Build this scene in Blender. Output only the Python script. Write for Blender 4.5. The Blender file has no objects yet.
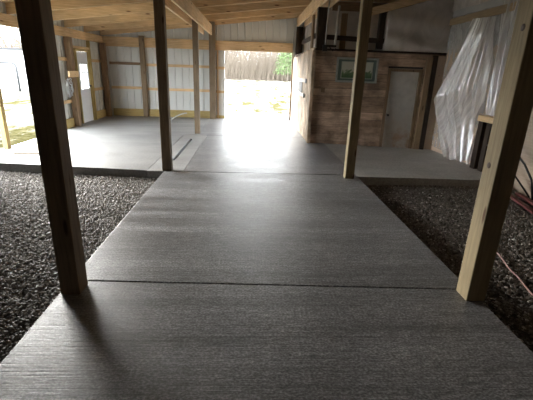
import bpy, bmesh, math, random
from mathutils import Vector, Matrix
import numpy as np
random.seed(7)
R = random.Random(11)
scene = bpy.context.scene
COL = scene.collection

# ------------------------------------------------------------------ materials
def new_mat(name):
    m = bpy.data.materials.new(name); m.use_nodes = True
    nt = m.node_tree; nt.nodes.clear()
    out = nt.nodes.new('ShaderNodeOutputMaterial'); b = nt.nodes.new('ShaderNodeBsdfPrincipled')
    nt.links.new(b.outputs[0], out.inputs[0])
    return m, nt, b, out

def N(nt, t, **kw):
    n = nt.nodes.new(t)
    for k, v in kw.items():
        if k in n.inputs.keys() if isinstance(k, str) else False: n.inputs[k].default_value = v
        else: setattr(n, k, v)
    return n

def coords(nt, scale=(1, 1, 1), kind='Object'):
    tc = nt.nodes.new('ShaderNodeTexCoord'); mp = nt.nodes.new('ShaderNodeMapping')
    mp.inputs['Scale'].default_value = scale
    nt.links.new(tc.outputs[kind], mp.inputs[0]); return mp

def noise(nt, vec, scale=5, detail=4, rough=.55, dist=0):
    n = nt.nodes.new('ShaderNodeTexNoise')
    n.inputs['Scale'].default_value = scale; n.inputs['Detail'].default_value = detail
    n.inputs['Roughness'].default_value = rough; n.inputs['Distortion'].default_value = dist
    nt.links.new(vec.outputs[0], n.inputs['Vector']); return n

def ramp(nt, src, stops, out='Fac'):
    r = nt.nodes.new('ShaderNodeValToRGB'); el = r.color_ramp.elements
    while len(el) < len(stops): el.new(.5)
    for e, (p, c) in zip(el, stops):
        e.position = p; e.color = (c[0], c[1], c[2], 1) if not isinstance(c, (int, float)) else (c, c, c, 1)
    nt.links.new(src.outputs[out] if not hasattr(src, 'is_output') else src, r.inputs[0]); return r

def mix(nt, a, b, fac, mode='MIX'):
    m = nt.nodes.new('ShaderNodeMix'); m.data_type = 'RGBA'; m.blend_type = mode
    for s, i in ((a, 6), (b, 7), (fac, 0)):
        if isinstance(s, (int, float)): m.inputs[i].default_value = s
        elif isinstance(s, tuple): m.inputs[i].default_value = (*s, 1)
        else: nt.links.new(s, m.inputs[i])
    return m.outputs[2]

def bump(nt, b, h, strength=.3, dist=.01):
    n = nt.nodes.new('ShaderNodeBump'); n.inputs['Strength'].default_value = strength
    n.inputs['Distance'].default_value = dist
    nt.links.new(h, n.inputs['Height']); nt.links.new(n.outputs[0], b.inputs['Normal'])

def flat(name, c, rough=.6, metal=0, vary=.12, scale=8):
    m, nt, b, _ = new_mat(name); v = coords(nt); n = noise(nt, v, scale)
    r = ramp(nt, n, [(.3, tuple(x*(1-vary) for x in c)), (.7, tuple(min(1, x*(1+vary)) for x in c))])
    nt.links.new(r.outputs[0], b.inputs['Base Color'])
    b.inputs['Roughness'].default_value = rough; b.inputs['Metallic'].default_value = metal
    return m

def wood(name, ca, cb, axis='z', knots=(.1, .05, .02), rough=.65, blotch=None):
    """sawn timber with the grain along one axis"""
    m, nt, b, _ = new_mat(name)
    s = {'x': (.9, 14, 14), 'y': (14, .9, 14), 'z': (14, 14, .9)}[axis]
    ks = {'x': (1.1, 5, 5), 'y': (5, 1.1, 5), 'z': (5, 5, 1.1)}[axis]
    v = coords(nt, s); g = noise(nt, v, 3.2, 6, .62, .5)
    c = ramp(nt, g, [(.3, ca), (.7, cb)])
    kv = coords(nt, ks); k = nt.nodes.new('ShaderNodeTexVoronoi'); k.inputs['Scale'].default_value = 1.5
    nt.links.new(kv.outputs[0], k.inputs[0])
    kr = ramp(nt, k, [(.07, 1), (.13, 0)], 'Distance')
    o = mix(nt, c.outputs[0], knots, kr.outputs[0])
    lv = coords(nt); ln = noise(nt, lv, 1.1, 3)
    lr = ramp(nt, ln, [(.3, (.72, .72, .74)), (.72, (1.12, 1.08, 1.0))])
    o = mix(nt, o, lr.outputs[0], 1.0, 'MULTIPLY')
    nt.links.new(o, b.inputs['Base Color']); b.inputs['Roughness'].default_value = rough
    bump(nt, b, g.outputs['Fac'], .25, .004)
    b.inputs['Specular IOR Level'].default_value = .25
    return m

def boards(name, ca, cb, cc, bump_axis='x'):
    """old barn boards: every face carries its own tone in the attribute 'tone'"""
    m, nt, b, _ = new_mat(name)
    at = nt.nodes.new('ShaderNodeAttribute'); at.attribute_name = 'tone'
    r0 = ramp(nt, at, [(0, ca), (.5, cb), (1, cc)])
    s = (1.2, 16, 16) if bump_axis == 'x' else (16, 16, 1.2)
    v = coords(nt, s); g = noise(nt, v, 3, 6, .65, .6)
    gr = ramp(nt, g, [(.28, (.55, .52, .5)), (.72, (1.25, 1.2, 1.15))])
    o = mix(nt, r0.outputs[0], gr.outputs[0], 1.0, 'MULTIPLY')
    v2 = coords(nt); st = noise(nt, v2, 2.3, 5, .6)
    sr = ramp(nt, st, [(.36, (.45, .43, .42)), (.62, (1.15, 1.12, 1.1))])
    o = mix(nt, o, sr.outputs[0], 1.0, 'MULTIPLY')
    nt.links.new(o, b.inputs['Base Color']); b.inputs['Roughness'].default_value = .75
    bump(nt, b, g.outputs['Fac'], .4, .006)
    return m

def concrete(name, ca, cb, rough, broom=True, damp=.0):
    m, nt, b, _ = new_mat(name)
    v = coords(nt); n1 = noise(nt, v, 1.3, 6, .6); v2_ = coords(nt, (11, 34, 20) if broom else (30, 30, 30)); n2 = noise(nt, v2_, 1.0, 3, .8)
    band = coords(nt, (.16, 2.6, 1)); nb = noise(nt, band, 1.6, 5, .65, .4)
    fine = coords(nt, (.9, 75, 1)); nf = noise(nt, fine, 1.0, 4, .7, .3)
    c = ramp(nt, n1, [(.3, ca), (.7, cb)])
    g = ramp(nt, n2, [(.36, .62), (.5, .97), (.66, 1.35)] if broom else [(.35, .75), (.66, 1.2)])
    o = mix(nt, c.outputs[0], g.outputs[0], 1.0, 'MULTIPLY')
    if broom:
        sp = noise(nt, coords(nt, (60, 85, 60)), 1.0, 2, .6)
        sr = ramp(nt, sp, [(.36, .5), (.5, .95), (.64, 1.7)])
        o = mix(nt, o, sr.outputs[0], 1.0, 'MULTIPLY')
        pits = nt.nodes.new('ShaderNodeTexVoronoi'); pits.inputs['Scale'].default_value = 5.0
        nt.links.new(v.outputs[0], pits.inputs[0])
        pr = ramp(nt, pits, [(.035, .35), (.06, 1)], 'Distance')
        o = mix(nt, o, pr.outputs[0], 1.0, 'MULTIPLY')
        bb = ramp(nt, nb, [(.3, 1-damp), (.68, 1.0+damp*.6)])
        o = mix(nt, o, bb.outputs[0], 1.0, 'MULTIPLY')
        ff = ramp(nt, nf, [(.35, .8), (.66, 1.12)])
        o = mix(nt, o, ff.outputs[0], 1.0, 'MULTIPLY')
    if broom: b.inputs['Specular IOR Level'].default_value = .75
    nt.links.new(o, b.inputs['Base Color'])
    rr = ramp(nt, nb, [(.32, rough-.07), (.7, rough+.08)])
    nt.links.new(rr.outputs[0], b.inputs['Roughness'])
    h = mix(nt, n2.outputs['Fac'], nf.outputs['Fac'], .6 if broom else .1)
    h = mix(nt, h, nb.outputs['Fac'], .3 if broom else 0.)
    bump(nt, b, h, .6 if broom else .2, .012)
    return m

def film(name, tint, alpha, rough=.25, streak=(1, 22, 1)):
    """thin translucent polythene"""
    m, nt, b, out = new_mat(name)
    nt.nodes.remove(b)
    tr = nt.nodes.new('ShaderNodeBsdfTransparent')
    df = nt.nodes.new('ShaderNodeBsdfDiffuse'); df.inputs[0].default_value = (*tint, 1)
    tl = nt.nodes.new('ShaderNodeBsdfTranslucent'); tl.inputs[0].default_value = (*tint, 1)
    gl = nt.nodes.new('ShaderNodeBsdfGlossy'); gl.inputs['Roughness'].default_value = rough
    gl.inputs[0].default_value = (.9, .92, .95, 1)
    v = coords(nt, streak); n = noise(nt, v, 1.6, 5, .6, .8)
    a = ramp(nt, n, [(.35, max(0, alpha-.12)), (.65, min(1, alpha+.14))])
    m1 = nt.nodes.new('ShaderNodeMixShader'); m1.inputs[0].default_value = .35
    nt.links.new(df.outputs[0], m1.inputs[1]); nt.links.new(tl.outputs[0], m1.inputs[2])
    m2 = nt.nodes.new('ShaderNodeMixShader'); m2.inputs[0].default_value = .22
    nt.links.new(m1.outputs[0], m2.inputs[1]); nt.links.new(gl.outputs[0], m2.inputs[2])
    m3 = nt.nodes.new('ShaderNodeMixShader')
    nt.links.new(a.outputs[0], m3.inputs[0]); nt.links.new(tr.outputs[0], m3.inputs[1]); nt.links.new(m2.outputs[0], m3.inputs[2])
    nt.links.new(m3.outputs[0], out.inputs[0])
    bp = nt.nodes.new('ShaderNodeBump'); bp.inputs['Strength'].default_value = .25; bp.inputs['Distance'].default_value = .02
    nt.links.new(n.outputs['Fac'], bp.inputs['Height'])
    for s in (df, gl): nt.links.new(bp.outputs[0], s.inputs['Normal'])
    return m

PINE_A, PINE_B = (.56, .39, .21), (.82, .63, .40)
M = {}
for ax in 'xyz':
    M['pine_'+ax] = wood('new_pine_'+ax, PINE_A, PINE_B, ax, (.16, .07, .03))
    M['treated_'+ax] = wood('treated_pine_'+ax, (.36, .27, .10), (.56, .45, .20), ax, (.14, .09, .03))
    M['brown_'+ax] = wood('weathered_timber_'+ax, (.17, .115, .07), (.29, .205, .13), ax, (.05, .03, .02))
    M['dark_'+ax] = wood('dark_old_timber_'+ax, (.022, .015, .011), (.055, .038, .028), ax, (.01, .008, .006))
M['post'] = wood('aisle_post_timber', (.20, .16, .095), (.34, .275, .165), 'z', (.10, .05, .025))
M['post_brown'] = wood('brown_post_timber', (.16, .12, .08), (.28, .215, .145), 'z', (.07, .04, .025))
M['deck'] = wood('roof_board', (.36, .24, .13), (.50, .36, .20), 'y', (.08, .05, .02))
M['siding'] = flat('white_metal_siding', (.60, .62, .61), .45, 0, .04, 2)
M['concrete'] = concrete('broomed_damp_concrete', (.145, .148, .153), (.23, .234, .24), .40, True, .5)
M['concrete_left'] = concrete('pale_dry_concrete', (.165, .167, .167), (.235, .237, .235), .5, False)
M['concrete_right'] = concrete('grey_smooth_concrete', (.31, .31, .295), (.42, .42, .40), .5, False)
M['concrete_strip'] = concrete('light_concrete_strip', (.21, .213, .21), (.29, .292, .29), .5, False)
M['barn'] = boards('old_barn_boards', (.37, .28, .205), (.48, .365, .275), (.60, .47, .36))
M['latchboards'] = boards('pale_door_boards', (.46, .36, .25), (.58, .47, .34), (.70, .58, .44), 'z')
M['grey_door'] = None
M['white'] = flat('white_paint', (.68, .71, .74), .4, 0, .03)
M['whitewood'] = flat('whitewashed_wood', (.62, .58, .52), .6, 0, .15)
M['black'] = flat('black_metal', (.012, .012, .013), .5)
M['darkgap'] = flat('dark_slot', (.02, .02, .02), .8)
M['galv'] = flat('galvanised_steel', (.42, .44, .46), .4, .6, .1)
M['gategrey'] = flat('grey_gate_tube', (.025, .028, .032), .5, 0, .1)
M['pipe'] = flat('pale_plastic_pipe', (.42, .42, .40), .4)
M['red'] = flat('faded_red_paint', (.13, .03, .028), .6)
M['cord'] = flat('dusty_pink_cord', (.36, .22, .2), .6)
M['ply'] = wood('plywood_sheet', (.48, .38, .29), (.60, .49, .39), 'y', (.36, .27, .2))
M['bluewall'] = flat('blue_grey_lining', (.42, .42, .42), .6, 0, .1, 3)
M['film'] = film('clear_polythene', (.97, .96, .95), .56, .18, (1, 9, .35))
M['film_thick'] = film('cloudy_polythene', (.84, .77, .70), .66, .3, (1.2, 2, 1.2))
M['film_thin'] = film('thin_clear_polythene', (.8, .8, .8), .36, .25, (2, 4, 1.5))
M['mat_tan'] = flat('dusty_tan_board', (.26, .22, .165), .8, 0, .25, 14)
M['sage'] = flat('sage_green_frame', (.16, .20, .17), .45, 0, .1)
M['mount'] = flat('grey_green_mount', (.10, .14, .125), .6)
M['bark'] = wood('bare_tree_bark', (.08, .07, .055), (.16, .14, .115), 'z', (.06, .05, .04))
M['palebark'] = wood('pale_tree_bark', (.22, .20, .17), (.34, .31, .26), 'z', (.05, .045, .04))
M['brush'] = flat('reddish_brown_twigs', (.14, .115, .088), .8, 0, .4)
M['evergreen'] = flat('evergreen_needles', (.07, .12, .035), .7, 0, .35)

# gravel: each stone has its own tone
m, nt, b, _ = new_mat('grey_gravel')
at = nt.nodes.new('ShaderNodeAttribute'); at.attribute_name = 'tone'
r0 = ramp(nt, at, [(0, (.07, .061, .052)), (.5, (.18, .16, .138)), (.85, (.31, .285, .25)), (1, (.55, .52, .48))])
nt.links.new(r0.outputs[0], b.inputs['Base Color']); b.inputs['Roughness'].default_value = .55
M['gravel'] = m
m, nt, b, _ = new_mat('gravel_bed_soil')
v = coords(nt); n = noise(nt, v, 60, 5, .7)
r0 = ramp(nt, n, [(.3, (.05, .045, .038)), (.7, (.15, .135, .115))])
nt.links.new(r0.outputs[0], b.inputs['Base Color']); b.inputs['Roughness'].default_value = .9
bump(nt, b, n.outputs['Fac'], .8, .02)
M['soil'] = m
# outside ground: pale sandy snow-bleached yard with dry grass patches
m, nt, b, _ = new_mat('pale_yard_ground')
v = coords(nt); n = noise(nt, v, .35, 5, .6); n2 = noise(nt, v, 5, 5, .7)
c1 = ramp(nt, n2, [(.38, (.20, .19, .165)), (.62, (.34, .325, .30))])
gcol = ramp(nt, n2, [(.35, (.024, .023, .009)), (.6, (.055, .05, .024))])
f = ramp(nt, n, [(.36, 0), (.50, 1)])
ff = nt.nodes.new('ShaderNodeMath'); ff.operation = 'MULTIPLY'
vs = coords(nt, (.9, .16, 1)); n3 = noise(nt, vs, 1.0, 6, .8); f3 = ramp(nt, n3, [(.42, 0), (.52, 1)])
nt.links.new(f.outputs[0], ff.inputs[0]); nt.links.new(f3.outputs[0], ff.inputs[1])
o = mix(nt, c1.outputs[0], gcol.outputs[0], ff.outputs[0])
nt.links.new(o, b.inputs['Base Color']); b.inputs['Roughness'].default_value = .95; b.inputs['Specular IOR Level'].default_value = 0
M['yard'] = m
# grey weathered door: rusty towards the foot
m, nt, b, _ = new_mat('grey_weathered_door_skin')
v = coords(nt); n = noise(nt, v, 3.2, 6, .65); sx = nt.nodes.new('ShaderNodeSeparateXYZ')
nt.links.new(v.outputs[0], sx.inputs[0])
mr = nt.nodes.new('ShaderNodeMapRange'); mr.inputs[1].default_value = .9; mr.inputs[2].default_value = .05
nt.links.new(sx.outputs[2], mr.inputs[0])
ml = nt.nodes.new('ShaderNodeMath'); ml.operation = 'MULTIPLY'
nr = ramp(nt, n, [(.42, .15), (.62, 1)])
nt.links.new(mr.outputs[0], ml.inputs[0]); nt.links.new(nr.outputs[0], ml.inputs[1])
base = ramp(nt, n, [(.3, (.42, .415, .385)), (.7, (.60, .59, .55))])
o = mix(nt, base.outputs[0], (.30, .19, .10), ml.outputs[0])
nt.links.new(o, b.inputs['Base Color']); b.inputs['Roughness'].default_value = .5
M['grey_door'] = m
# glass
m, nt, b, out = new_mat('clear_window_glass')
nt.nodes.remove(b)
tr = nt.nodes.new('ShaderNodeBsdfTransparent'); gl = nt.nodes.new('ShaderNodeBsdfGlossy'); gl.inputs['Roughness'].default_value = .05
mx = nt.nodes.new('ShaderNodeMixShader'); mx.inputs[0].default_value = .08
nt.links.new(tr.outputs[0], mx.inputs[1]); nt.links.new(gl.outputs[0], mx.inputs[2]); nt.links.new(mx.outputs[0], out.inputs[0])
M['glass'] = m
# framed print: soft green landscape
m, nt, b, _ = new_mat('green_landscape_print')
v = coords(nt, (7, 1, 6)); n = noise(nt, v, 1.2, 6, .7, 1.0)
sp = nt.nodes.new('ShaderNodeSeparateXYZ'); tc = nt.nodes.new('ShaderNodeTexCoord'); nt.links.new(tc.outputs['Generated'], sp.inputs[0])
ad = nt.nodes.new('ShaderNodeMath'); ad.operation = 'ADD'
nt.links.new(n.outputs['Fac'], ad.inputs[0]); nt.links.new(sp.outputs[2], ad.inputs[1])
r0 = ramp(nt, ad, [(.62, (.06, .13, .06)), (.86, (.12, .20, .09)), (1.0, (.48, .50, .42))], 0)
r0.color_ramp.elements[2].position = .98
nt.links.new(r0.outputs[0], b.inputs['Base Color']); b.inputs['Roughness'].default_value = .3
M['print'] = m

# ------------------------------------------------------------------ mesh helpers
class MB:
    def __init__(s): s.v = []; s.f = []; s.t = []
    def hexa(s, c8, tone=.5):
        i = len(s.v); s.v += [tuple(p) for p in c8]
        for q in ((0, 3, 2, 1), (4, 5, 6, 7), (0, 1, 5, 4), (1, 2, 6, 5), (2, 3, 7, 6), (3, 0, 4, 7)):
            s.f.append(tuple(i+k for k in q)); s.t.append(tone)
        return s
    def box(s, x0, x1, y0, y1, z0, z1, tone=.5):
        return s.hexa([(x0, y0, z0), (x1, y0, z0), (x1, y1, z0), (x0, y1, z0), (x0, y0, z1), (x1, y0, z1), (x1, y1, z1), (x0, y1, z1)], tone)
    def beam(s, a, b_, w, h, up=(0, 0, 1), tone=.5):
        a = Vector(a); b_ = Vector(b_); d = (b_-a).normalized(); u = Vector(up); r = d.cross(u).normalized(); u = r.cross(d)
        c = []
        for p in (a, b_):
            c.append([p-r*w/2-u*h/2, p+r*w/2-u*h/2, p+r*w/2+u*h/2, p-r*w/2+u*h/2])
        i = len(s.v); s.v += [tuple(p) for q in c for p in q]
        for q in ((3, 2, 1, 0), (4, 5, 6, 7), (0, 1, 5, 4), (1, 2, 6, 5), (2, 3, 7, 6), (3, 0, 4, 7)):
            s.f.append(tuple(i+k for k in q)); s.t.append(tone)
        return s
    def tube(s, pts, rad, n=8, tone=.5):
        pts = [Vector(p) for p in pts]; rads = rad if isinstance(rad, (list, tuple)) else [rad]*len(pts)
        prev = None; rings = []
        ref = Vector((.31, .2, .93))
        for k, p in enumerate(pts):
            d = (pts[min(k+1, len(pts)-1)]-pts[max(k-1, 0)]).normalized()
            u = ref - d*ref.dot(d)
            if u.length < 1e-3: u = Vector((1, 0, 0)) - d*d.x
            u.normalize(); ref = u; w = d.cross(u)
            i = len(s.v)
            for q in range(n):
                a = 2*math.pi*q/n; s.v.append(tuple(p+(u*math.cos(a)+w*math.sin(a))*rads[k]))
            rings.append(i)
        for a, b_ in zip(rings, rings[1:]):
            for q in range(n):
                s.f.append((a+q, a+(q+1) % n, b_+(q+1) % n, b_+q)); s.t.append(tone)
        s.f.append(tuple(rings[0]+q for q in reversed(range(n)))); s.t.append(tone)
        s.f.append(tuple(rings[-1]+q for q in range(n))); s.t.append(tone)
        return s
    def build(s, name, mat, parent=None, bevel=0, smooth=False):
        me = bpy.data.meshes.new(name); me.from_pydata(s.v, [], s.f); me.update()
        a = me.attributes.new('tone', 'FLOAT', 'FACE'); a.data.foreach_set('value', s.t)
        if smooth: me.polygons.foreach_set('use_smooth', [True]*len(me.polygons))
        me.materials.append(mat if not isinstance(mat, str) else M[mat])
        o = bpy.data.objects.new(name, me); COL.objects.link(o)
        if parent is not None:
            o.parent = parent
            o.matrix_parent_inverse = Matrix.Translation(-parent.location)
        if bevel:
            md = o.modifiers.new('bevel', 'BEVEL'); md.width = bevel; md.segments = 2; md.limit_method = 'ANGLE'
        return o

def tag(o, label, cat, group=None, kind=None):
    o['label'] = label; o['category'] = cat
    if group: o['group'] = group
    if kind: o['kind'] = kind
    return o
def struct(o): o['kind'] = 'structure'; return o
def empty(name, loc, label, cat, group=None):
    o = bpy.data.objects.new(name, None); COL.objects.link(o); o.location = loc; o.empty_display_size = .1
    return tag(o, label, cat, group)

# ------------------------------------------------------------------ measures
XL, XR = -4.75, 4.40           # side walls
YB = 13.35                     # back wall
YF = -2.6                      # front wall, behind the camera
S = .12                        # roof pitch
def zr(x): return 2.46 + S*(x - XL)      # underside of the rafters

# ------------------------------------------------------------------ ground and slabs
def grid_plane(name, x0, x1, y0, y1, z, mat):
    return MB().box(x0, x1, y0, y1, z-.05, z).build(name, mat)
struct(grid_plane('ground', -90, 90, -30, 140, -.16, 'yard'))
sb = MB(); sb.box(XL-.05, XR+.05, YF-.05, 6.62, -.15, -.155); struct(sb.build('floor', 'soil'))
# aisle slab, poured in bays with tooled joints between them
ai = MB(); ys = [YF, -1.0, 2.60, 6.10, 9.75, YB+1.9]
def aisle_edge(y):             # right edge of the aisle
    return 1.78 if y < 6.15 else 1.52
for k in range(5):
    a, b_ = ys[k]+.006, ys[k+1]-.006
    xr = aisle_edge(a)
    xl = -1.37 if k < 3 else -1.06
    if k == 4: xl = -1.37
    al, bl = a + (.09 if k == 2 else 0), b_ + (.09 if k == 1 else 0)
    ai.hexa([(xl, al, -.155), (xr, a, -.155), (xr, b_, -.155), (xl, bl, -.155), (xl, al, 0), (xr, a, 0), (xr, b_, 0), (xl, bl, 0)])
o = ai.build('floor', 'concrete', bevel=.006); struct(o)
st = MB(); st.box(-1.64, -1.40, 6.10, 9.74, -.155, .0); st.box(-1.33, -1.066, 6.10, 9.74, -.155, 0); st.box(-1.40, -1.33, 6.10, 6.88, -.155, 0); st.box(-1.40, -1.33, 9.15, 9.74, -.155, 0)
st.box(-1.40, -1.33, 6.88, 9.15, -.155, -.06)
struct(st.build('floor', 'concrete_strip', bevel=.003))
le = MB(); i0 = 0
le.hexa([(XL, 6.47, -.155), (-1.646, 6.12, -.155), (-1.646, 9.745, -.155), (XL, 9.745, -.155), (XL, 6.47, 0), (-1.646, 6.12, 0), (-1.646, 9.745, 0), (XL, 9.745, 0)])
le.box(XL, -1.376, 9.755, YB, -.155, 0)
struct(le.build('floor', 'concrete_left', bevel=.006))
ri = MB()
ri.hexa([(1.53, 6.02, -.155), (3.9, 5.98, -.155), (XR, 9.05, -.2), (1.53, 9.05, -.155), (1.53, 6.02, 0), (3.9, 5.98, -.005), (XR, 9.05, -.09), (1.53, 9.05, 0)])
ri.hexa([(3.9, 5.98, -.155), (XR, 6.6, -.155), (XR, 9.05, -.2), (XR-.001, 9.05, -.2), (3.9, 5.98, -.005), (XR, 6.6, -.02), (XR, 9.05, -.09), (XR-.001, 9.05, -.09)])
ri.box(1.42, XR, 9.05, YB, -.2, -.12)
struct(ri.build('floor', 'concrete_right', bevel=.005))

# drain in the light strip
d = empty('drain_channel', (-1.365, 8.0, -.06), 'narrow dark drain channel set in the light concrete strip beside the aisle', 'drain')
MB().box(-1.395, -1.335, 6.89, 9.14, -.058, -.050).build('channel_bed', 'darkgap', d)
for x in (-1.399, -1.340): MB().box(x, x+.009, 6.89, 9.14, -.05, .003).build('edge_rail', 'galv', d)

# gravel
def gravel(x0, x1, y0, y1, seed, label, dens=1500, cut=None):
    rng = np.random.default_rng(seed)
    n = int((x1-x0)*(y1-y0)*dens)
    px = rng.uniform(x0, x1, n); py = rng.uniform(y0, y1, n)
    keep = np.ones(n, bool)
    if cut is not None: keep = cut(px, py)
    px, py = px[keep], py[keep]; n = len(px)
    t = (1+5**.5)/2
    base = np.array([(-1, t, 0), (1, t, 0), (-1, -t, 0), (1, -t, 0), (0, -1, t), (0, 1, t), (0, -1, -t), (0, 1, -t), (t, 0, -1), (t, 0, 1), (-t, 0, -1), (-t, 0, 1)], float)
    base /= np.linalg.norm(base[0])
    fc = np.array([(0, 11, 5), (0, 5, 1), (0, 1, 7), (0, 7, 10), (0, 10, 11), (1, 5, 9), (5, 11, 4), (11, 10, 2), (10, 7, 6), (7, 1, 8), (3, 9, 4), (3, 4, 2), (3, 2, 6), (3, 6, 8), (3, 8, 9), (4, 9, 5), (2, 4, 11), (6, 2, 10), (8, 6, 7), (9, 8, 1)])
    r = rng.uniform(.006, .0145, n)*np.where(rng.random(n) < .06, 1.5, 1)
    sc = np.stack([r*rng.uniform(.8, 1.4, n), r*rng.uniform(.7, 1.1, n), r*rng.uniform(.5, .8, n)], 1)
    P = base[None]*sc[:, None, :]*rng.uniform(.85, 1.15, (n, 12, 1))
    a = rng.uniform(0, 6.283, n); tt = rng.uniform(-.6, .6, n)
    ca, sa = np.cos(a), np.sin(a); ct, s2 = np.cos(tt), np.sin(tt)
    x = P[..., 0]; y = P[..., 1]*ct[:, None]-P[..., 2]*s2[:, None]; z = P[..., 1]*s2[:, None]+P[..., 2]*ct[:, None]
    X = x*ca[:, None]-y*sa[:, None]+px[:, None]; Y = x*sa[:, None]+y*ca[:, None]+py[:, None]
    hz = -.142 + .014*np.sin(px*2.1+seed)*np.cos(py*1.7) + rng.uniform(0, .022, n)
    Z = z+hz[:, None]
    V = np.stack([X, Y, Z], 2).reshape(-1, 3); F = (fc[None]+12*np.arange(n)[:, None, None]).reshape(-1, 3)
    me = bpy.data.meshes.new('gravel'); me.vertices.add(len(V)); me.vertices.foreach_set('co', V.ravel())
    me.loops.add(F.size); me.loops.foreach_set('vertex_index', F.ravel()); me.polygons.add(len(F))
    me.polygons.foreach_set('loop_start', np.arange(0, F.size, 3)); me.polygons.foreach_set('loop_total', np.full(len(F), 3))
    me.update(calc_edges=True)
    at = me.attributes.new('tone', 'FLOAT', 'FACE'); tone = np.clip(rng.normal(.45, .2, n), 0, .9); tone[rng.random(n) < .05] = 1
    at.data.foreach_set('value', np.repeat(tone, 20).astype(np.float32))
    me.materials.append(M['gravel'])
    o = bpy.data.objects.new('gravel', me); COL.objects.link(o)
    return tag(o, label, 'gravel', None, 'stuff')
gravel(XL+.03, -1.395, 1.2, 6.45, 3, 'loose dark grey gravel left of the concrete aisle', 2700, lambda x, y: y < 6.08 - (x+1.4)*.105)
gravel(1.81, XR-.03, 1.2, 6.1, 5, 'loose dark grey gravel right of the concrete aisle', 2700, lambda x, y: (y < 5.97) | (x > 4.0))

# ------------------------------------------------------------------ metal siding walls
def ribbed(mb, a, b_, z0, z1, out, pitch=.23, depth=.022, top=None):
    """vertical ribs between plan points a and b_ ; 'out' = inward offset vector; top(x) gives a sloping top"""
    a = Vector(a); b_ = Vector(b_); L = (b_-a).length; d = (b_-a)/L; o = Vector(out)
    n = max(1, int(round(L/pitch))); p = L/n
    prof = []
    for k in range(n):
        s = k*p
        prof += [(s, 0), (s+p*.80, 0), (s+p*.85, depth), (s+p*.95, depth)]
    prof.append((L, 0))
    th = .004
    i = len(mb.v)
    for s, h in prof:
        q = a+d*s+o*h; q2 = q-o*th
        zt = top(q.x) if top else z1
        mb.v += [(q.x, q.y, z0), (q.x, q.y, zt), (q2.x, q2.y, z0), (q2.x, q2.y, zt)]
    for k in range(len(prof)-1):
        A = i+4*k; B = A+4
        mb.f += [(A, B, B+1, A+1), (B+2, A+2, A+3, B+3), (A+1, B+1, B+3, A+3), (A, A+2, B+2, B)]; mb.t += [.5]*4
    return mb
roof_top = lambda x: zr(x)+.20
wb = MB()
OX0, OX1, OH = -.84, 1.38, 2.175
ribbed(wb, (XL, YB), (OX0, YB), -.12, 0, (0, -1), top=roof_top)
ribbed(wb, (OX0, YB), (OX1, YB), OH, 0, (0, -1), top=roof_top)
ribbed(wb, (OX1, YB), (XR, YB), -.12, 0, (0, -1), top=roof_top)
struct(wb.build('wall_back', 'siding'))
LO0, LO1, LH = 7.62, 10.06, 2.26
LN0, LN1 = 6.35, 7.49        # unseen second gap in the left wall, added to light the right side
DY0, DY1, DH = 11.16, 12.02, 1.97
wl = MB(); zt = zr(XL)+.2
ribbed(wl, (XL, YF), (XL, LN0), -.12, zt, (1, 0))
ribbed(wl, (XL, LN0), (XL, LO0), LH, zt, (1, 0))
ribbed(wl, (XL, LO0), (XL, LO1), LH, zt, (1, 0))
ribbed(wl, (XL, LO1), (XL, DY0), -.12, zt, (1, 0))
ribbed(wl, (XL, DY0), (XL, DY1), DH, zt, (1, 0))
ribbed(wl, (XL, DY1), (XL, YB), -.12, zt, (1, 0))
struct(wl.build('wall_left', 'siding'))
wf = MB(); wf.hexa([(XL, YF-.05, -.12), (XR, YF-.05, -.12), (XR, YF, -.12), (XL, YF, -.12), (XL, YF-.05, roof_top(XL)), (XR, YF-.05, roof_top(XR)), (XR, YF, roof_top(XR)), (XL, YF, roof_top(XL))])
struct(wf.build('wall_front', 'dark_z'))
# right wall: plywood below, blue-grey lining above
wr = MB(); wr.box(XR, XR+.05, YF, YB, -.2, 2.17); o = struct(wr.build('wall_right', 'ply'))
MB().box(XR+.002, XR+.05, YF, YB, 2.17, roof_top(XR)).build('upper_lining', 'bluewall', o)
# roof
rf = MB(); x0, x1 = XL-.35, XR+.25
rf.hexa([(x0, YF-.2, roof_top(x0)), (x1, YF-.2, roof_top(x1)), (x1, YB+.3, roof_top(x1)), (x0, YB+.3, roof_top(x0)), (x0, YF-.2, roof_top(x0)+.04), (x1, YF-.2, roof_top(x1)+.04), (x1, YB+.3, roof_top(x1)+.04), (x0, YB+.3, roof_top(x0)+.04)])
struct(rf.build('ceiling', 'deck'))

# rafters
names = ['against the back wall', 'one in from the back wall', 'two in from the back wall', 'three in from the back wall', 'four in from the back wall',
         'five in from the back wall', 'six in from the back wall', 'above the middle pair of posts']
for k in range(7):
    y = YB - .10 - 1.215*k
    mb = MB(); w = .045
    mb.hexa([(XL+.02, y-w/2, zr(XL+.02)), (XR, y-w/2, zr(XR)), (XR, y+w/2, zr(XR)), (XL+.02, y+w/2, zr(XL+.02)),
             (XL+.02, y-w/2, zr(XL+.02)+.195), (XR, y-w/2, zr(XR)+.195), (XR, y+w/2, zr(XR)+.195), (XL+.02, y+w/2, zr(XL+.02)+.195)])
    tag(mb.build('rafter', 'pine_x', bevel=.004), 'pine rafter crossing under the roof, ' + names[k], 'rafter', 'roof rafters')

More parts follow.
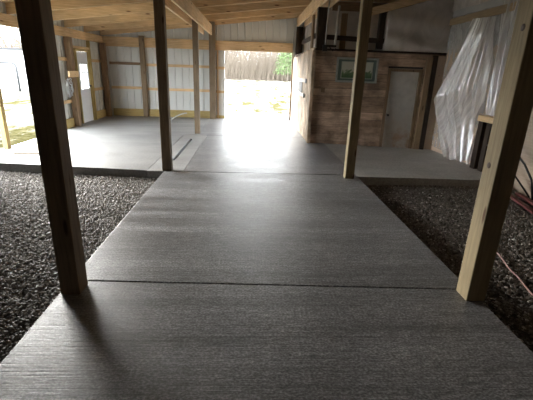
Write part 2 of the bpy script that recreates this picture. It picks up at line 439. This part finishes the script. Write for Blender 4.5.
# girders (long beams along the aisle): two boards each with the posts between
def girder(x, z0, h, y0, y1, label, lab2, gap=.19):
    t = empty('girder', (x, y1, z0), label, 'beam', 'aisle girders')
    a = MB().box(x-gap/2-.04, x-gap/2, y0, y1, z0, z0+h).build('left_board', 'pine_y', t, .003)
    c = MB().box(x+gap/2, x+gap/2+.04, y0+.0, y1, z0, z0+h).build('right_board', 'pine_y', t, .003)
    return t
g = girder(-1.33, 2.56, .285, -2.5, 12.75, 'doubled pine girder along the left side of the aisle, resting on its post line', '')
g = girder(1.57, 2.93, .27, -2.5, 13.19, 'doubled pine girder along the right side of the aisle above the plank room corner', '')
mb = MB(); mb.box(XL+.03, XL+.07, -2.5, YB-.03, 2.24, 2.455)
tag(mb.build('girder', 'pine_y', bevel=.003), 'low pine eave girder running along the left wall over the wide side opening', 'beam', 'eave girders')
mb = MB(); mb.box(XL+.08, 1.35, YB-.075, YB-.03, 2.165, 2.45)
tag(mb.build('header_beam', 'pine_x', bevel=.003), 'pine header board across the back wall above the big bright doorway', 'beam')

# posts
def post(x0, x1, y0, y1, z0, z1, mat, label, group, bev=.006):
    return tag(MB().box(x0, x1, y0, y1, z0, z1).build('wooden_post', mat, bevel=bev), label, 'post', group)
G1 = 'square posts along the aisle'
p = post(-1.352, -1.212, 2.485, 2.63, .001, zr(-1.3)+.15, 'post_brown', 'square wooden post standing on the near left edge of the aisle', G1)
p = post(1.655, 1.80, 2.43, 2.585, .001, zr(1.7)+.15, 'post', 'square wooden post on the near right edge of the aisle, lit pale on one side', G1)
p = post(-1.40, -1.255, 6.11, 6.25, .001, zr(-1.3)+.15, 'post_brown', 'dark square post in the middle of the left post line, before the pale slab', G1)
p = post(1.545, 1.685, 5.87, 6.01, -.155, zr(1.6)+.15, 'post', 'square wooden post of the right post line, standing in front of the framed picture', G1)
p = post(-1.395, -1.265, 9.92, 10.05, .001, 2.78, 'post_brown', 'thin pale square post left of the aisle under the end of the drain', G1)
p = post(-1.33, -1.14, 13.12, 13.30, .001, zr(-1.2)+.1, 'post_brown', 'pale brown back-wall post just left of the bright doorway', 'posts against the metal walls')
p = post(-3.53, -3.38, 13.16, 13.30, .001, 2.5, 'post_brown', 'weathered back-wall post midway between left corner and drain', 'posts against the metal walls')
p['label'] = 'weathered post in the middle of the back wall left of the aisle'
p = post(XL+.04, XL+.2, 12.98, 13.14, .001, 2.24, 'brown_z', 'dark brown post in the far left corner beside the white door', 'posts against the metal walls')
p = post(XL+.03, XL+.18, 10.62, 10.79, .001, 2.24, 'brown_z', 'brown post on the left wall between wire coil and white door', 'posts against the metal walls')
p = post(XL-.0+.03, XL+.12, 7.50, 7.61, .001, 2.24, 'treated_z', 'yellowish post at the near side of the wide side opening', 'posts against the metal walls')
# bolt dimple / knot hole on the near right post
kmat = flat('dark_knot', (.05, .028, .014), .6)
for ky, kz in ((2.52, 1.03), (2.49, 1.90)):
    k_ = MB().tube([(1.650, ky, kz), (1.654, ky, kz), (1.656, ky, kz)], [.010, .020, .024], 12)
    k_.build('wood_knot', kmat, bpy.data.objects['wooden_post.001'])['label'] = 'dark knot in the pale face'

# right old posts
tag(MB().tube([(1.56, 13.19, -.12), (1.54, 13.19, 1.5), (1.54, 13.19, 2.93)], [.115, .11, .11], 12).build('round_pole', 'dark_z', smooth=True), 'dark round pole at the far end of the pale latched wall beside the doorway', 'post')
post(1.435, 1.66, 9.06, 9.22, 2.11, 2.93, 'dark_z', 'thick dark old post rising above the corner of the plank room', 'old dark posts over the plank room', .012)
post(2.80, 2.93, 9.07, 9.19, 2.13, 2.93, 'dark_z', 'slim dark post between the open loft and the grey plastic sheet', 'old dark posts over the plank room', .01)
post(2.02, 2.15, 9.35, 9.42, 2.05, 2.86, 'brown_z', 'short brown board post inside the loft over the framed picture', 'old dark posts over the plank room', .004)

# girts
def girt(mb, label, mat='pine_x', group='wall girts'):
    return tag(mb.build('girt', mat, bevel=.002), label, 'girt', group)
def gx(x0, x1, z): return MB().box(x0, x1, YB-.065, YB-.028, z, z+.085)
def gy(y0, y1, z): return MB().box(XL+.028, XL+.065, y0, y1, z, z+.085)
girt(gx(XL+.21, -3.54, 1.62), 'upper pine girt on the back wall left of the middle post', 'brown_x')
girt(gx(-3.37, -1.34, 1.60), 'upper pine girt on the back wall right of the middle post')
girt(gx(XL+.21, -3.54, .87), 'lower pine girt on the back wall left of the middle post')
girt(gx(-3.37, -1.34, .85), 'lower pine girt on the back wall right of the middle post')
girt(gx(-1.13, OX0, 1.58), 'upper short girt stub at the left edge of the bright doorway')
girt(gx(-1.13, OX0, .83), 'lower short girt stub at the left edge of the bright doorway')
girt(gy(10.13, 10.61, 1.66), 'top short girt on the left wall above the wire coil')
girt(MB().box(XL+.028, XL+.07, 10.30, 10.85, 1.27, 1.42), 'wide pine block nailed across the post beside the white door').location.x = .155
girt(gy(10.13, 10.61, .62), 'short girt on the left wall below the wire coil')
girt(gy(12.10, 12.97, 1.66), 'upper girt on the left wall right of the white door')
girt(gy(12.10, 12.97, .84), 'lower girt on the left wall right of the white door')
tag(MB().box(OX0-.25, OX0-.21, YB-.075, YB-.03, 0.002, 2.16).build('jamb_board', 'pine_z'), 'thin upright pine strip beside the post at the bright doorway', 'board')
tag(MB().box(OX1-.035, OX1-.0, YB-.06, YB-.02, 0.002, 2.16).build('jamb_board', 'brown_z'), 'narrow brown strip down the right side of the bright doorway', 'board')
tag(MB().box(XL+.03, XL+.07, 10.07, 10.12, 0.002, 2.235).build('jamb_board', 'treated_z'), 'thin upright pine strip at the far edge of the side opening', 'board')
# treated skirt boards
for i, (a, b_) in enumerate(((XL+.21, -3.54), (-3.37, -1.34))):
    o = MB().box(a, b_, YB-.068, YB-.028, .002, .235).build('baseboard_back', 'treated_x', bevel=.003); struct(o)
o = MB().box(-1.13, OX0, YB-.06, YB-.028, .002, .10).build('baseboard_back', 'treated_x'); struct(o)
for a, b_ in ((10.13, 10.61), (12.10, 12.97)):
    struct(MB().box(XL+.028, XL+.066, a, b_, .002, .235).build('baseboard_left', 'treated_y', bevel=.003))

# ------------------------------------------------------------------ white entry door in the left wall
d1 = MB()
gy0, gy1, gz0, gz1 = 11.34, 11.86, .93, 1.60
x0, x1 = XL-.005, XL+.04
d1.box(x0, x1, DY0+.045, gy0, .01, 1.92); d1.box(x0, x1, gy1, DY1-.045, .01, 1.92)
d1.box(x0, x1, gy0, gy1, .01, gz0); d1.box(x0, x1, gy0, gy1, gz1, 1.92)
door = struct(d1.build('door_1', 'white'))
mb = MB()
for k in range(1, 3): y = gy0+(gy1-gy0)*k/3; mb.box(x0+.012, x1+.004, y-.009, y+.009, gz0, gz1)
for k in range(1, 3): z = gz0+(gz1-gz0)*k/3; mb.box(x0+.012, x1+.003, gy0, gy1, z-.009, z+.009)
for a, b_, c, e in ((gy0-.03, gy0, gz0-.03, gz1+.03), (gy1, gy1+.03, gz0-.03, gz1+.03), (gy0, gy1, gz0-.03, gz0), (gy0, gy1, gz1, gz1+.03)): mb.box(x1, x1+.014, a, b_, c, e)
mb.build('window_grille', 'white', door)
MB().box(XL+.012, XL+.016, gy0, gy1, gz0, gz1).build('glass', 'glass', door)
for z in (1.00,): MB().tube([(x1, DY0+.0+.11, z), (x1+.03, DY0+.11, z), (x1+.035, DY0+.11, z), (x1+.06, DY0+.11, z)], [.03, .015, .028, .024], 12).build('door_knob', 'black', door, smooth=True)
door.children[-1]
o = bpy.data.objects['door_knob']; o.location.y += .62
fr = MB(); fr.box(XL+.0, XL+.075, DY0, DY0+.04, .002, DH); fr.box(XL, XL+.075, DY1-.04, DY1, .002, DH); fr.box(XL, XL+.075, DY0+.04, DY1-.04, 1.93, DH+.02)
fr.build('door_frame', 'treated_z', door)
tag(MB().box(XL+.066, XL+.105, 10.98, 12.12, 1.99, 2.05).build('header_board', 'pine_y'), 'short pine board nailed over the white entry door', 'board')
tag(MB().box(XL+.03, XL+.115, 12.03, 12.09, .002, 2.235).build('stud', 'treated_z'), 'yellowish stud on the far side of the white entry door', 'board')
# wire coil hung on the wall
wc = MB(); rr = random.Random(4)
for k in range(9):
    cy, cz, ra = 10.47+rr.uniform(-.05, .05), 1.0+rr.uniform(-.06, .06), rr.uniform(.10, .19)
    pts = []
    for q in range(25):
        a = q/24*6.283; pts.append((XL+.10+.03*math.sin(a*2+k)+rr.uniform(-.012, .012), cy+math.cos(a)*ra*.8, cz+math.sin(a)*ra*1.25))
    wc.tube(pts, .008, 5)
tag(wc.build('wire_coil', flat('pale_blue_wire', (.62, .66, .70), .4), smooth=True), 'tangled coil of pale wire hanging on the left wall beside the opening', 'wire')
# grey bent conduit rising from the slab
pts = [(-2.50, 11.8, .0)]+[(-2.50+.62*t, 11.8, .31*math.sin(min(1, t*1.02)*1.45)+.0) for t in (.08, .2, .35, .5, .65, .8, .9, 1)]
tag(MB().tube(pts, .018, 8).build('conduit_pipe', 'pipe', smooth=True), 'grey bent pipe curving up out of the left slab near the back wall', 'pipe')
# tan sheet at the side opening
tag(MB().hexa([(-4.28, 7.06, .002), (-3.78, 7.10, .002), (-4.1, 8.25, .002), (-4.70, 8.20, .002), (-4.28, 7.06, .022), (-3.78, 7.10, .022), (-4.1, 8.25, .022), (-4.70, 8.20, .022)]).build('board_sheet', 'mat_tan'),
    'dusty tan sheet lying on the slab inside the wide side opening', 'board')

# ------------------------------------------------------------------ plank room on the right
def planks_x(x0, x1, y, z0, z1, h, holes, seed, th=.025, mat='barn', cut=True):
    rr = random.Random(seed); mb = MB(); z = z0
    while z < z1-.01:
        zt = min(z1, z+h); x = x0
        while x < x1-.01:
            xe = min(x1, x+rr.uniform(.9, 2.2)) if cut else x1
            if x1-xe < .3: xe = x1
            segs = [(x, xe)]
            for (a, b_, c, e) in holes:
                if zt > c+.01 and z < e-.01:
                    ns = []
                    for (p_, q_) in segs:
                        if b_ <= p_ or a >= q_: ns.append((p_, q_)); continue
                        if a > p_: ns.append((p_, a))
                        if b_ < q_: ns.append((b_, q_))
                    segs = ns
            t = rr.random(); off = rr.uniform(0, .006)
            for p_, q_ in segs:
                if q_-p_ > .01: mb.box(p_+.001, q_-.001, y-off, y+th, z+.003, zt-.003, t)
            x = xe
        z = zt
    return mb
dX0, dX1, dZ1 = 3.12, 3.92, 1.73
pw = planks_x(1.42, XR-.005, 9.06, -.12, 2.06, .1725, [(dX0-.0, dX1+.0, -.2, dZ1)], 3)
struct(pw.build('wall_room', 'barn', bevel=.003))
bk = MB(); bk.box(1.44, dX0-.01, 9.09, 9.10, -.11, 2.05); bk.box(dX1+.01, XR-.01, 9.09, 9.10, -.11, 2.05); bk.box(dX0-.01, dX1+.01, 9.09, 9.10, dZ1+.01, 2.05)
bk.build('backing', 'darkgap', bpy.data.objects['wall_room'])
# side wall toward the aisle: pale upright boards
sw = MB(); rr = random.Random(9); y = 9.03
while y < 13.05:
    ye = min(13.05, y+rr.uniform(.17, .26)); top = 2.12-.03*(y-9)+rr.uniform(-.02, .02)
    sw.box(1.385-rr.uniform(0, .008), 1.418, y+.003, ye-.003, -.0, top, rr.random()); y = ye
sws = struct(sw.build('wall_room_side', 'latchboards', bevel=.003))
MB().box(1.42, 1.43, 9.10, 13.05, -.11, 2.03).build('backing', 'darkgap', sws)
MB().box(1.36, 1.43, 9.0, 9.03, .0, 2.05).build('corner_board', 'latchboards', sws)
# small barred hatch on it
hb = empty('wall_hatch', (1.375, 11.1, 1.0), 'small dark hatch between two whitewashed bars on the pale plank wall', 'hatch')
MB().box(1.358, 1.376, 9.70, 12.15, 1.345, 1.43).build('upper_bar', 'whitewood', hb)
MB().box(1.358, 1.376, 9.98, 12.15, .985, 1.07).build('lower_bar', 'whitewood', hb)
MB().box(1.355, 1.376, 11.20, 11.38, 1.07, 1.345).build('upright', 'whitewood', hb)
MB().box(1.366, 1.376, 10.55, 11.20, 1.07, 1.345).build('opening', flat('grey_hatch_mesh', (.16, .16, .16), .7), hb)
MB().box(1.345, 1.358, 9.66, 9.84, 1.335, 1.44).build('end_block', 'black', hb)
MB().box(1.345, 1.358, 9.94, 10.10, .975, 1.08).build('end_block', 'black', hb)
# room top: cap and loft deck
struct(MB().box(1.42, XR-.005, 9.02, 9.12, 2.065, 2.10).build('trim_1', 'dark_x'))
struct(MB().box(1.42, XR-.005, 9.125, 13.04, 2.07, 2.09).build('ceiling_room', 'brown_y'))
# weathered grey door
gd = struct(MB().box(dX0+.07, dX1-.07, 9.085, 9.12, -.085, 1.67).build('door_2', 'grey_door', bevel=.004))
f_ = MB(); f_.box(dX0, dX0+.065, 9.035, 9.12, -.07, dZ1); f_.box(dX1-.065, dX1, 9.035, 9.12, -.095, dZ1); f_.box(dX0+.065, dX1-.065, 9.035, 9.12, dZ1-.055, dZ1)
f_.build('door_frame', 'brown_z', gd)
MB().tube([(dX0+.12, 9.085, .70), (dX0+.12, 9.045, .70), (dX0+.12, 9.03, .70)], [.022, .012, .026], 10).build('door_knob', 'black', gd, smooth=True)
tag(MB().box(3.95, 4.08, 8.99, 9.045, -.085, 2.0).build('stud', wood('light_brown_stud', (.26, .18, .11), (.38, .28, .18), 'z')), 'light brown upright board right of the grey door in the plank room', 'board')
tag(MB().box(4.09, 4.19, 8.98, 9.045, -.085, 2.04).build('stud', 'dark_z'), 'dark upright post between the plank room and the plastic curtain', 'board')
tag(MB().box(4.195, XR-.005, 9.02, 9.055, -.08, 2.03).build('panel', 'ply'), 'tan plywood strip in the corner behind the plastic curtain', 'board')
# framed landscape picture
pic = empty('picture_frame', (2.35, 9.05, 1.67), 'green landscape print in a pale sage frame on the plank wall', 'picture')
px0, px1, pz0, pz1, py = 1.92, 2.87, 1.40, 1.935, 9.045
fm = MB(); w = .045
fm.box(px0, px1, py-.03, py, pz0, pz0+w); fm.box(px0, px1, py-.03, py, pz1-w, pz1); fm.box(px0, px0+w, py-.03, py, pz0+w, pz1-w); fm.box(px1-w, px1, py-.03, py, pz0+w, pz1-w)
fm.build('frame', flat('pale_sage_frame', (.30, .33, .30), .35), pic, .008)
MB().box(px0+w, px1-w, py-.012, py-.006, pz0+w, pz1-w).build('mount', 'mount', pic)
fi = MB(); a0, a1, c0, c1 = px0+.13, px1-.13, pz0+.10, pz1-.10
fi.box(a0-.015, a1+.015, py-.018, py-.012, c0-.015, c1+.015); fi.build('fillet', flat('pale_fillet', (.36, .40, .34), .5), pic)
MB().box(a0, a1, py-.021, py-.018, c0, c1).build('print', 'print', pic)
# small wall plate on the planks
tag(MB().box(1.62, 1.70, 9.035, 9.053, 1.17, 1.27).build('outlet_box', 'brown_z', bevel=.004), 'small brown box fixed low on the plank wall left of the picture', 'box')

# loft fittings
tag(MB().beam((1.67, 9.12, 2.34), (2.99, 9.12, 2.30), .06, .10).build('loft_beam', 'dark_x'), 'dark horizontal rail across the front of the loft above the picture', 'beam', 'loft beams')
tag(MB().box(1.75, 4.35, 9.13, 9.19, 2.88, 3.06).build('loft_beam', 'brown_x', bevel=.003), 'brown beam across the top of the loft under the roof', 'beam', 'loft beams')
tag(MB().beam((2.55, 9.02, 2.86), (4.36, 9.02, 3.37), .04, .15).build('brace_board', 'pine_x'), 'slanting light board climbing right above the grey plastic sheet', 'board')
tag(MB().box(1.56, 1.62, 9.25, 12.7, 2.40, 2.50).build('loft_beam', 'dark_y', bevel=.003), 'dark rail running back above the pale latched wall', 'beam', 'loft beams')
post(1.50, 1.55, 10.2, 10.42, 2.10, 2.92, 'brown_z', 'short brown post above the pale latched wall, behind the thick corner post', 'old dark posts over the plank room', .004)

def sheet(name, fn, nu, nv, mat, label, group):
    mb = MB(); th = .0
    for i in range(nu+1):
        for j in range(nv+1): mb.v.append(tuple(fn(i/nu, j/nv)))
    for i in range(nu):
        for j in range(nv):
            a = i*(nv+1)+j; mb.f.append((a, a+nv+1, a+nv+2, a+1)); mb.t.append(.5)
    o = mb.build(name, mat, smooth=True)
    return tag(o, label, 'plastic sheet', group)
PG = 'plastic sheeting'
wv = lambda a, f, p: math.sin(a*f+p)
# grey sheet closing the loft to the right
sheet('plastic_sheet', lambda u, v: (2.94+1.44*u, 9.035+.02*wv(u, 9, 1+v*3)+.012*wv(v, 14, u*5), 2.105+(.78+.12*u+.28*u)*v), 30, 24, 'film_thick', 'large grey cloudy plastic sheet above the grey door', PG)
MB().box(2.94, XR-.01, 9.2, 9.23, 2.10, 3.5).build('loft_panel', 'ply').update_tag() if False else None
# loft: pale sheets behind the dark posts
sheet('plastic_sheet', lambda u, v: (1.66+2.7*u, 9.62+.03*wv(u, 24, v*2), 2.10+1.05*v), 40, 10, 'film_thick', 'pale plastic hung inside the loft behind the rail and short post', PG)
sheet('plastic_sheet', lambda u, v: (1.70+.02*wv(u, 30, v*2), 9.66+3.4*u, 2.10+1.0*v), 40, 10, 'film_thick', 'pale plastic running back along the loft side behind the corner post', PG)
# film over the upper right wall
sheet('plastic_sheet', lambda u, v: (XR-.04+.02*wv(u, 22, v*4), 9.0-2.2*u, .02+2.8*v), 40, 26, 'film_thin', 'thin clear plastic over the side wall between grey door and curtain', PG)
sheet('plastic_sheet', lambda u, v: (XR-.08+.02*wv(u, 18, v*4), 9.0-2.3*u, 2.93+.5*v), 26, 10, 'film_thick', 'grey plastic above the light wall rail, under the roof', PG)

# light rail on the right wall from which the curtain hangs
tag(MB().beam((XR-.06, 9.0, 2.72), (XR-.06, 6.2, 2.74), .04, .13).build('wall_rail', wood('dusty_rail', (.30, .23, .15), (.42, .33, .22), 'y')), 'light wooden rail on the right wall that holds the plastic curtain', 'board')
# the big curtain
L = [(4.33, 8.05, 2.69), (4.26, 8.36, 2.0), (4.18, 8.83, 1.12), (4.15, 8.64, .80), (4.15, 8.08, .16), (4.12, 7.74, .01)]
RR_ = [(4.33, 7.26, 2.64), (4.30, 7.15, 2.1), (4.28, 7.05, 1.62), (4.25, 7.02, 1.22), (4.2, 7.03, .93), (4.17, 6.93, .06)]
zs = [p[2] for p in L]
def lerp_tab(tab, t):
    n = len(tab)-1; f = t*n; i = min(n-1, int(f)); f -= i
    return Vector(tab[i]).lerp(Vector(tab[i+1]), f)
def curt(u, v):
    a = lerp_tab(L, v); b_ = lerp_tab(RR_, v); p = a.lerp(b_, u)
    amp = .018+.045*math.sin(min(1, v*1.3)*2.2)
    q = u*1.0 + .05*math.sin(v*4)
    p.x += amp*(math.sin(q*24+.5*math.sin(v*3))*.62+math.sin(q*57+1.2*v)*.3+math.sin(q*97-1.5*v+1)*.12) - .02
    if u in (0, 1) : p.y += 0
    p.y += .03*math.sin(v*19+u*6)*(1 if u in (0., 1.) else .3)
    p.z += .03*math.sin(u*17)*v*v
    return p
sheet('plastic_sheet', curt, 150, 60, 'film', 'big wrinkled clear plastic curtain hanging to the slab right of the grey door', PG)
def curt2(u, v):
    a = Vector((4.34, 7.22, 2.95)).lerp(Vector((4.30, 6.98, .97)), v); b_ = Vector((4.30, 6.3, 2.95)).lerp(Vector((4.28, 6.42, .97)), v)
    p = a.lerp(b_, u); p.x += .05*math.sin(u*20+v*2)*math.sin(v*3)+.02*math.sin(u*47); return p
sheet('plastic_sheet', curt2, 70, 30, 'film', 'narrower plastic curtain ending at the ledge beside the near right post', PG)
# ledge with two dark studs
lg = empty('wall_ledge', (4.3, 6.9, 0), 'short wooden ledge on two dark legs below the narrow plastic curtain', 'ledge')
MB().box(4.20, 4.38, 6.30, 7.02, .85, .95).build('ledge_board', 'pine_y', lg, .003)
MB().box(4.22, 4.36, 6.86, 7.0, -.03, .85).build('leg', 'dark_z', lg)
MB().box(4.22, 4.36, 6.62, 6.74, -.03, .85).build('leg', 'dark_z', lg)
# black bent rods at the right wall, red slats by them
tag(MB().tube([(4.05, 6.30, .62), (4.10, 6.10, .60), (4.16, 5.95, .56), (4.2, 5.80, .50), (4.24, 5.6, .36), (4.26, 5.4, .16), (4.27, 5.3, -.12)], .017, 8).build('bent_rod', 'black', smooth=True), 'black curved rod by the right wall, the upper thicker one', 'rod', 'black rods by the right wall')
t = MB().tube([(4.06, 6.35, .52), (4.22, 5.88, .23), (4.33, 5.45, -.12)], .013, 8)
o = tag(t.build('straight_rod', 'black', smooth=True), 'thin straight black rod slanting down beside the right wall', 'rod', 'black rods by the right wall')
t2 = MB().tube([(4.10, 6.12, .43), (4.15, 6.10, .40)], .03, 8); t2.build('clamp_knob', 'black', o)
def slat(a, b_, label):
    tag(MB().beam(a, b_, .07, .03).build('red_slat', 'red', bevel=.004), label, 'slat', 'red slats on the right gravel')
slat((4.20, 5.55, -.095), (4.02, 4.55, -.095), 'faded red slat lying nearest the right wall on the gravel')
slat((4.02, 5.50, -.095), (3.82, 4.55, -.095), 'faded red slat lying farther from the right wall on the gravel')
# cord on the gravel
cp = [(2.75, 4.1, -.112), (2.62, 3.7, -.112), (2.60, 3.56, -.112), (2.57, 3.40, -.112), (2.50, 3.18, -.112), (2.47, 2.98, -.112), (2.41, 2.75, -.112), (2.36, 2.4, -.112), (2.2, 1.9, -.112)]
tag(MB().tube(cp, .0075, 6).build('cord', 'cord', smooth=True), 'dusty pink cord lying across the right gravel behind the near post', 'cord')
# pipes and bracket hanging over the plank room corner
tag(MB().tube([(1.64, 8.96, 3.10), (1.63, 8.96, 2.6), (1.62, 8.96, 2.16)], .014, 8).build('hanging_pipe', 'pipe', smooth=True), 'thinner pale pipe hanging left over the black bracket', 'pipe', 'pale pipes over the plank room')
tag(MB().tube([(1.86, 8.96, 2.95), (1.85, 8.96, 2.5), (1.83, 8.96, 2.16)], .026, 8).build('hanging_pipe', 'pipe', smooth=True), 'thicker pale pipe hanging right over the black bracket', 'pipe', 'pale pipes over the plank room')
bq = MB(); bq.box(1.57, 1.86, 8.93, 9.015, 2.13, 2.17); bq.box(1.57, 1.66, 8.92, 9.015, 2.04, 2.13); bq.tube([(1.70, 8.95, 2.15), (1.78, 8.93, 2.05), (1.86, 8.95, 2.10)], .012, 6)
tag(bq.build('bracket', 'black'), 'black metal bracket on the plank room corner under the pale pipes', 'bracket')

# ------------------------------------------------------------------ outside
def make_tree(seed, h, lean, mat, name='bare_tree'):
    rr = random.Random(seed); mb = MB()
    def grow(p, d, r, l, lev):
        q = p; pts = [p]; n = 4
        for k in range(n):
            d = (d+Vector((rr.gauss(0, .09), rr.gauss(0, .09), .02))).normalized(); q = q+d*l/n; pts.append(q)
        mb.tube(pts, [r*(1-.6*k/n) for k in range(n+1)], 6 if lev == 0 else 3)
        if lev >= 3: return
        for k in range({0: 11, 1: 5, 2: 3}[lev]):
            t = rr.uniform(.12 if lev == 0 else .3, 1)*n; i = min(n-1, int(t)); b0 = pts[i].lerp(pts[i+1], t-i)
            a = rr.uniform(0, 6.283); nd = (d*.8+Vector((math.cos(a), math.sin(a), rr.uniform(.1, .7)))).normalized()
            grow(b0, nd, r*.36*(1-.1*t), l*rr.uniform(.28, .45), lev+1)
    grow(Vector((0, 0, -.1)), Vector((lean, 0, 1)).normalized(), h*.014, h, 0)
    t_ = mb.build(name, mat); return t_
protos = [make_tree(20+k, 9+k*.8, R.uniform(-.12, .12), 'palebark' if k % 3 == 0 else 'bark') for k in range(5)]
used = [False]*5
def place_tree(x, y, where):
    k = R.randrange(5); o = protos[k]
    if used[k]: o = o.copy(); COL.objects.link(o)
    used[k] = True
    o.location = (x, y, -.16); o.rotation_euler = (0, 0, R.uniform(0, 6.28)); s = R.uniform(1.2, 1.8); o.scale = (s, s, s)
    tag(o, 'bare leafless tree in the wood line seen through the ' + where, 'tree', 'bare trees seen through the ' + where)
for k in range(26): place_tree(-10+1.1*k+R.uniform(-.5, .5), R.uniform(74, 88), 'back doorway')
for k in range(22): place_tree(-95+2.9*k+R.uniform(-.8, .8), R.uniform(72, 88), 'side opening')
for k in range(5):
    if not used[k]: protos[k].location = (9+k, 50, -.16); tag(protos[k], 'bare leafless tree in the wood line right of the back doorway', 'tree', 'bare trees seen through the back doorway')
def brush(x0, x1, y0, y1, n, seed, label):
    rng = random.Random(seed); mb = MB()
    for k in range(n):
        x, y = rng.uniform(x0, x1), rng.uniform(y0, y1); h = rng.uniform(2., 13)*rng.uniform(.4, 1)
        a = rng.gauss(0, .28); b_ = rng.gauss(0, .28)
        mb.tube([(x, y, -.15), (x+a*h*.5, y+b_*h*.5, h*.5), (x+a*h*1.3, y+b_*h, h)], [.035, .025, .01], 3)
    tag(mb.build('undergrowth', 'brush'), label, 'undergrowth', None, 'stuff')
brush(-13, 18, 72, 90, 6500, 1, 'thick reddish brown undergrowth under the trees beyond the back doorway')
brush(-95, -30, 72, 90, 9000, 2, 'thick brown undergrowth under the trees beyond the side opening')
def evergreen(x, y, h, r, seed, label):
    rng = random.Random(seed)
    t = empty('evergreen_tree', (x, y, -.16), label, 'tree', 'evergreens by the wood line')
    MB().tube([(x, y, -.16), (x, y, h*.8)], [.12, .04], 8).build('trunk', 'bark', t)
    mb = MB()
    for k in range(3400):
        z = rng.uniform(.12, 1)*h; rad = r*(1-.75*z/h)*math.sqrt(rng.random()); a = rng.uniform(0, 6.28)
        c = Vector((x+rad*math.cos(a), y+rad*math.sin(a), z)); s = rng.uniform(.09, .22)
        d = Vector((rng.gauss(0, 1), rng.gauss(0, 1), rng.gauss(0, .6))).normalized()*s; e = Vector((rng.gauss(0, 1), rng.gauss(0, 1), rng.gauss(0, 1))).normalized()*s*.5
        i = len(mb.v); mb.v += [tuple(c-d), tuple(c+e), tuple(c+d), tuple(c-e)]; mb.f.append((i, i+1, i+2, i+3)); mb.t.append(.5)
    mb.build('foliage', 'evergreen', t)
evergreen(6.3, 68, 8.6, 2.9, 3, 'green leafy evergreen on the right of the back doorway view')
evergreen(9.4, 70, 9.2, 3.0, 4, 'second green evergreen, mostly behind the right side of the doorway')

# tube gates in the yard
def gate(x0, x1, y, z0, z1, rails, r, label, mat='gategrey'):
    t = empty('tube_gate', (x0, y, -.16), label, 'gate', 'tube gates in the yard')
    c = .28
    pts = [(x1, y, -.16), (x1, y, z1-c)]+[(x1-c+c*math.cos(a), y, z1-c+c*math.sin(a)) for a in [math.radians(q) for q in (15, 30, 45, 60, 75, 90)]]+[(x0+c, y, z1)]+[(x0+c-c*math.sin(a), y, z1-c+c*math.cos(a)) for a in [math.radians(q) for q in (15, 30, 45, 60, 75, 90)]]+[(x0, y, -.16)]
    MB().tube(pts, r, 8).build('outer_tube', mat, t, smooth=True)
    for z in rails: MB().tube([(x0+.02, y, z), (x1-.02, y, z)], r*.6, 6).build('cross_rail', mat, t)
gate(-17.6, -14.25, 25.3, 0, 1.52, (), .07, 'low grey tube hurdle with a rounded corner in the bright yard')
sh = empty('white_shed', (-20, 29, -.16), 'long low white shed with a grey eave line standing in the bright yard', 'shed')
MB().box(-27, -13.9, 27.2, 31, -.16, 2.3).build('walls', flat('white_shed_paint', (.75, .76, .77), .6, 0, .03), sh)
MB().box(-27.1, -13.75, 27.05, 31.1, 2.3, 2.42).build('roof_edge', 'gategrey', sh)
MB().box(-13.95, -13.83, 27.1, 27.25, -.16, 2.3).build('corner_trim', 'galv', sh)

# ------------------------------------------------------------------ light
w = bpy.data.worlds.new('overcast'); scene.world = w; w.use_nodes = True
nt = w.node_tree; nt.nodes.clear()
bg = nt.nodes.new('ShaderNodeBackground'); out = nt.nodes.new('ShaderNodeOutputWorld')
bg.inputs[0].default_value = (.93, .97, 1.0, 1); bg.inputs[1].default_value = 5.0
nt.links.new(bg.outputs[0], out.inputs[0])
sun = bpy.data.lights.new('sun', 'SUN'); sun.energy = 6; sun.angle = math.radians(40); sun.color = (1, .96, .9)
so = bpy.data.objects.new('sun', sun); COL.objects.link(so)
so.rotation_euler = Vector((-.70, .62, .30)).to_track_quat('Z', 'Y').to_euler()

# ------------------------------------------------------------------ camera
F = Vector((0.04793064, 0.94616477, -0.32011699)); Rt = Vector((0.99867618, -0.03940451, 0.03306302)); U = Vector((-0.01866901, 0.32127794, 0.9468009))
cd = bpy.data.cameras.new('camera'); cd.sensor_width = 36; cd.lens = 383.5*36/533; cd.clip_start = .05; cd.clip_end = 400
co = bpy.data.objects.new('camera', cd); COL.objects.link(co)
co.matrix_world = Matrix(((Rt.x, U.x, -F.x, 0), (Rt.y, U.y, -F.y, 0), (Rt.z, U.z, -F.z, 1.6), (0, 0, 0, 1)))
scene.camera = co
scene.cycles.use_denoising = True
scene.cycles.max_bounces = 12; scene.cycles.diffuse_bounces = 10; scene.cycles.transparent_max_bounces = 16
scene.cycles.sample_clamp_indirect = 12
scene.view_settings.view_transform = 'Standard'; scene.view_settings.look = 'None'
scene.view_settings.exposure = 1.95; scene.view_settings.gamma = 1.0; scene.view_settings.use_curve_mapping = False
